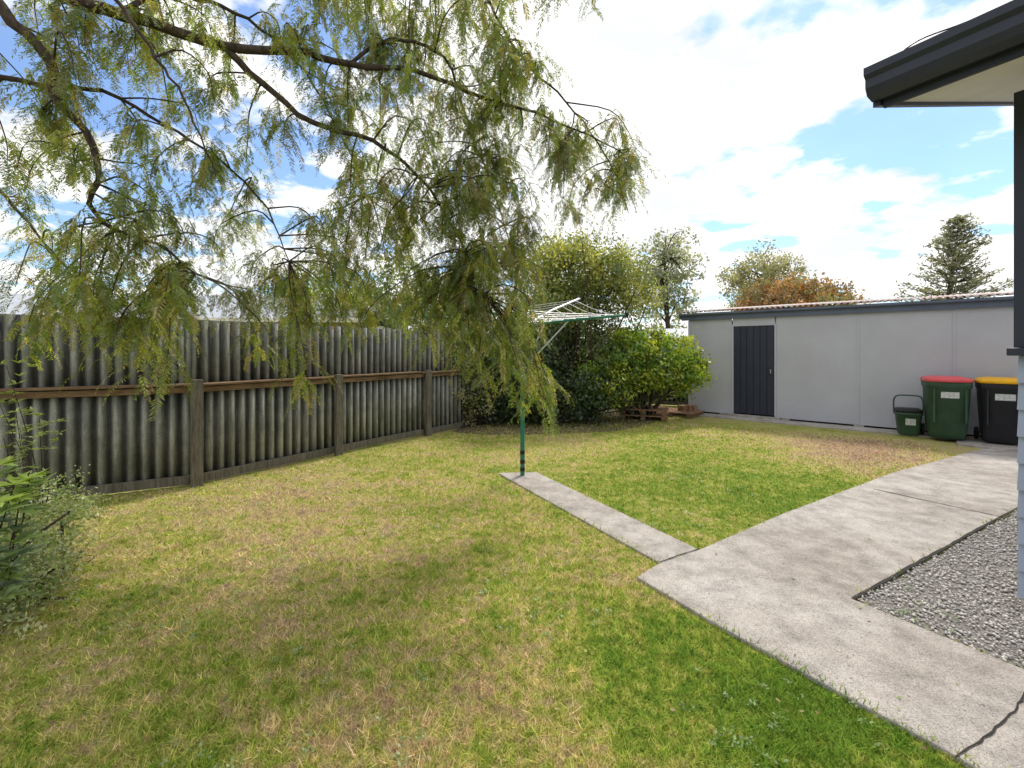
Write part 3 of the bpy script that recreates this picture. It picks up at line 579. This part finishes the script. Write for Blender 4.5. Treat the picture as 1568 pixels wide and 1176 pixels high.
# ---------------------------------------------------------------- sky, sun
el=math.radians(52); az=math.radians(32)
w=bpy.data.worlds.new('World'); sc.world=w; w.use_nodes=True; nt=w.node_tree; nt.nodes.clear()
N_=lambda t:nt.nodes.new(t)
out=N_('ShaderNodeOutputWorld'); bg=N_('ShaderNodeBackground'); bg.inputs[1].default_value=.13
sky=N_('ShaderNodeTexSky'); sky.sky_type='NISHITA'; sky.sun_disc=False; sky.sun_elevation=el; sky.sun_rotation=az; sky.air_density=1.2; sky.dust_density=.5; sky.ozone_density=2
tc=N_('ShaderNodeTexCoord'); sx=N_('ShaderNodeSeparateXYZ'); nt.links.new(tc.outputs['Generated'],sx.inputs[0])
def mt(op,a,b):
    m=N_('ShaderNodeMath'); m.operation=op
    for i,v in ((0,a),(1,b)):
        if hasattr(v,'node'): nt.links.new(v,m.inputs[i])
        else: m.inputs[i].default_value=v
    return m.outputs[0]
zz=mt('ADD',mt('MAXIMUM',sx.outputs[2],0.0),.16)
cx=N_('ShaderNodeCombineXYZ'); nt.links.new(mt('DIVIDE',sx.outputs[0],zz),cx.inputs[0]); nt.links.new(mt('DIVIDE',sx.outputs[1],zz),cx.inputs[1])
def nz(scale,det,off):
    mp=N_('ShaderNodeMapping'); mp.inputs['Location'].default_value=off; nt.links.new(cx.outputs[0],mp.inputs[0])
    n=N_('ShaderNodeTexNoise'); n.inputs['Scale'].default_value=scale; n.inputs['Detail'].default_value=det; n.inputs['Roughness'].default_value=.55; nt.links.new(mp.outputs[0],n.inputs['Vector']); return n.outputs['Fac']
d=nz(2.4,8,(3.1,1.7,0)); d2=nz(.45,3,(7,2,0))
den=mt('ADD',mt('MULTIPLY',d,1.0),mt('MULTIPLY',d2,.25))
# thinner cloud cover in some parts of the sky, thicker in others
for (vx,vy,vz),rr,ww in (((.84,1,.60),.20,-.115),((.50,1,.38),.15,-.085),((.98,1,.42),.14,-.075),((-1.0,1,.5),.22,-.10),((-.55,1,.55),.2,-.07),((.25,1,.65),.28,.14),((.85,1,.2),.22,.05),((.1,1,.25),.2,.05)):
    q=Vector((vx,vy,vz)).normalized(); vd=N_('ShaderNodeVectorMath'); vd.operation='DISTANCE'; nt.links.new(tc.outputs['Generated'],vd.inputs[0]); vd.inputs[1].default_value=q
    g_=mt('DIVIDE',vd.outputs['Value'],rr); g_=mt('MULTIPLY',mt('MULTIPLY',g_,g_),-1); den=mt('ADD',den,mt('MULTIPLY',mt('EXPONENT',g_,0),ww))
def ramp(f,st):
    r=N_('ShaderNodeValToRGB'); e=r.color_ramp.elements
    while len(e)<len(st): e.new(.5)
    for x,(p,c) in zip(e,st): x.position=p; x.color=(*c,1)
    nt.links.new(f,r.inputs[0]); return r.outputs[0]
mask=ramp(den,[(.51,(0.08,)*3),(.585,(1,1,1))])
cl=ramp(nz(2.0,6,(0,5,0)),[(.38,(7.5,7.65,7.9)),(.54,(10.2,10.15,10.1))])
mx=N_('ShaderNodeMix'); mx.data_type='RGBA'; nt.links.new(mask,mx.inputs[0]); nt.links.new(cl,mx.inputs[7])
sm_=N_('ShaderNodeMix'); sm_.data_type='RGBA'; sm_.blend_type='MULTIPLY'; sm_.inputs[0].default_value=1; nt.links.new(sky.outputs[0],sm_.inputs[6]); sm_.inputs[7].default_value=(.95,1.18,1.5,1); nt.links.new(sm_.outputs[2],mx.inputs[6])
nt.links.new(mx.outputs[2],bg.inputs[0]); nt.links.new(bg.outputs[0],out.inputs[0])
S_=Vector((math.sin(az)*math.cos(el),math.cos(az)*math.cos(el),math.sin(el)))
sl=bpy.data.lights.new('sun','SUN'); sl.energy=3.6; sl.angle=math.radians(9); sl.color=(1,.95,.86); so_=bpy.data.objects.new('sun',sl); so_.rotation_euler=S_.to_track_quat('Z','Y').to_euler(); so_.location=(0,0,20); link(so_)
cam=bpy.data.cameras.new('camera'); cam.sensor_width=36; cam.lens=F/1568*36; cam.shift_y=-51/1568; cam.clip_end=2000; cam.clip_start=.05
co=bpy.data.objects.new('camera',cam); co.location=(0,0,H); co.rotation_euler=(math.radians(90),0,0); link(co); sc.camera=co
sc.view_settings.view_transform='Standard'; sc.view_settings.look='None'; sc.view_settings.exposure=0
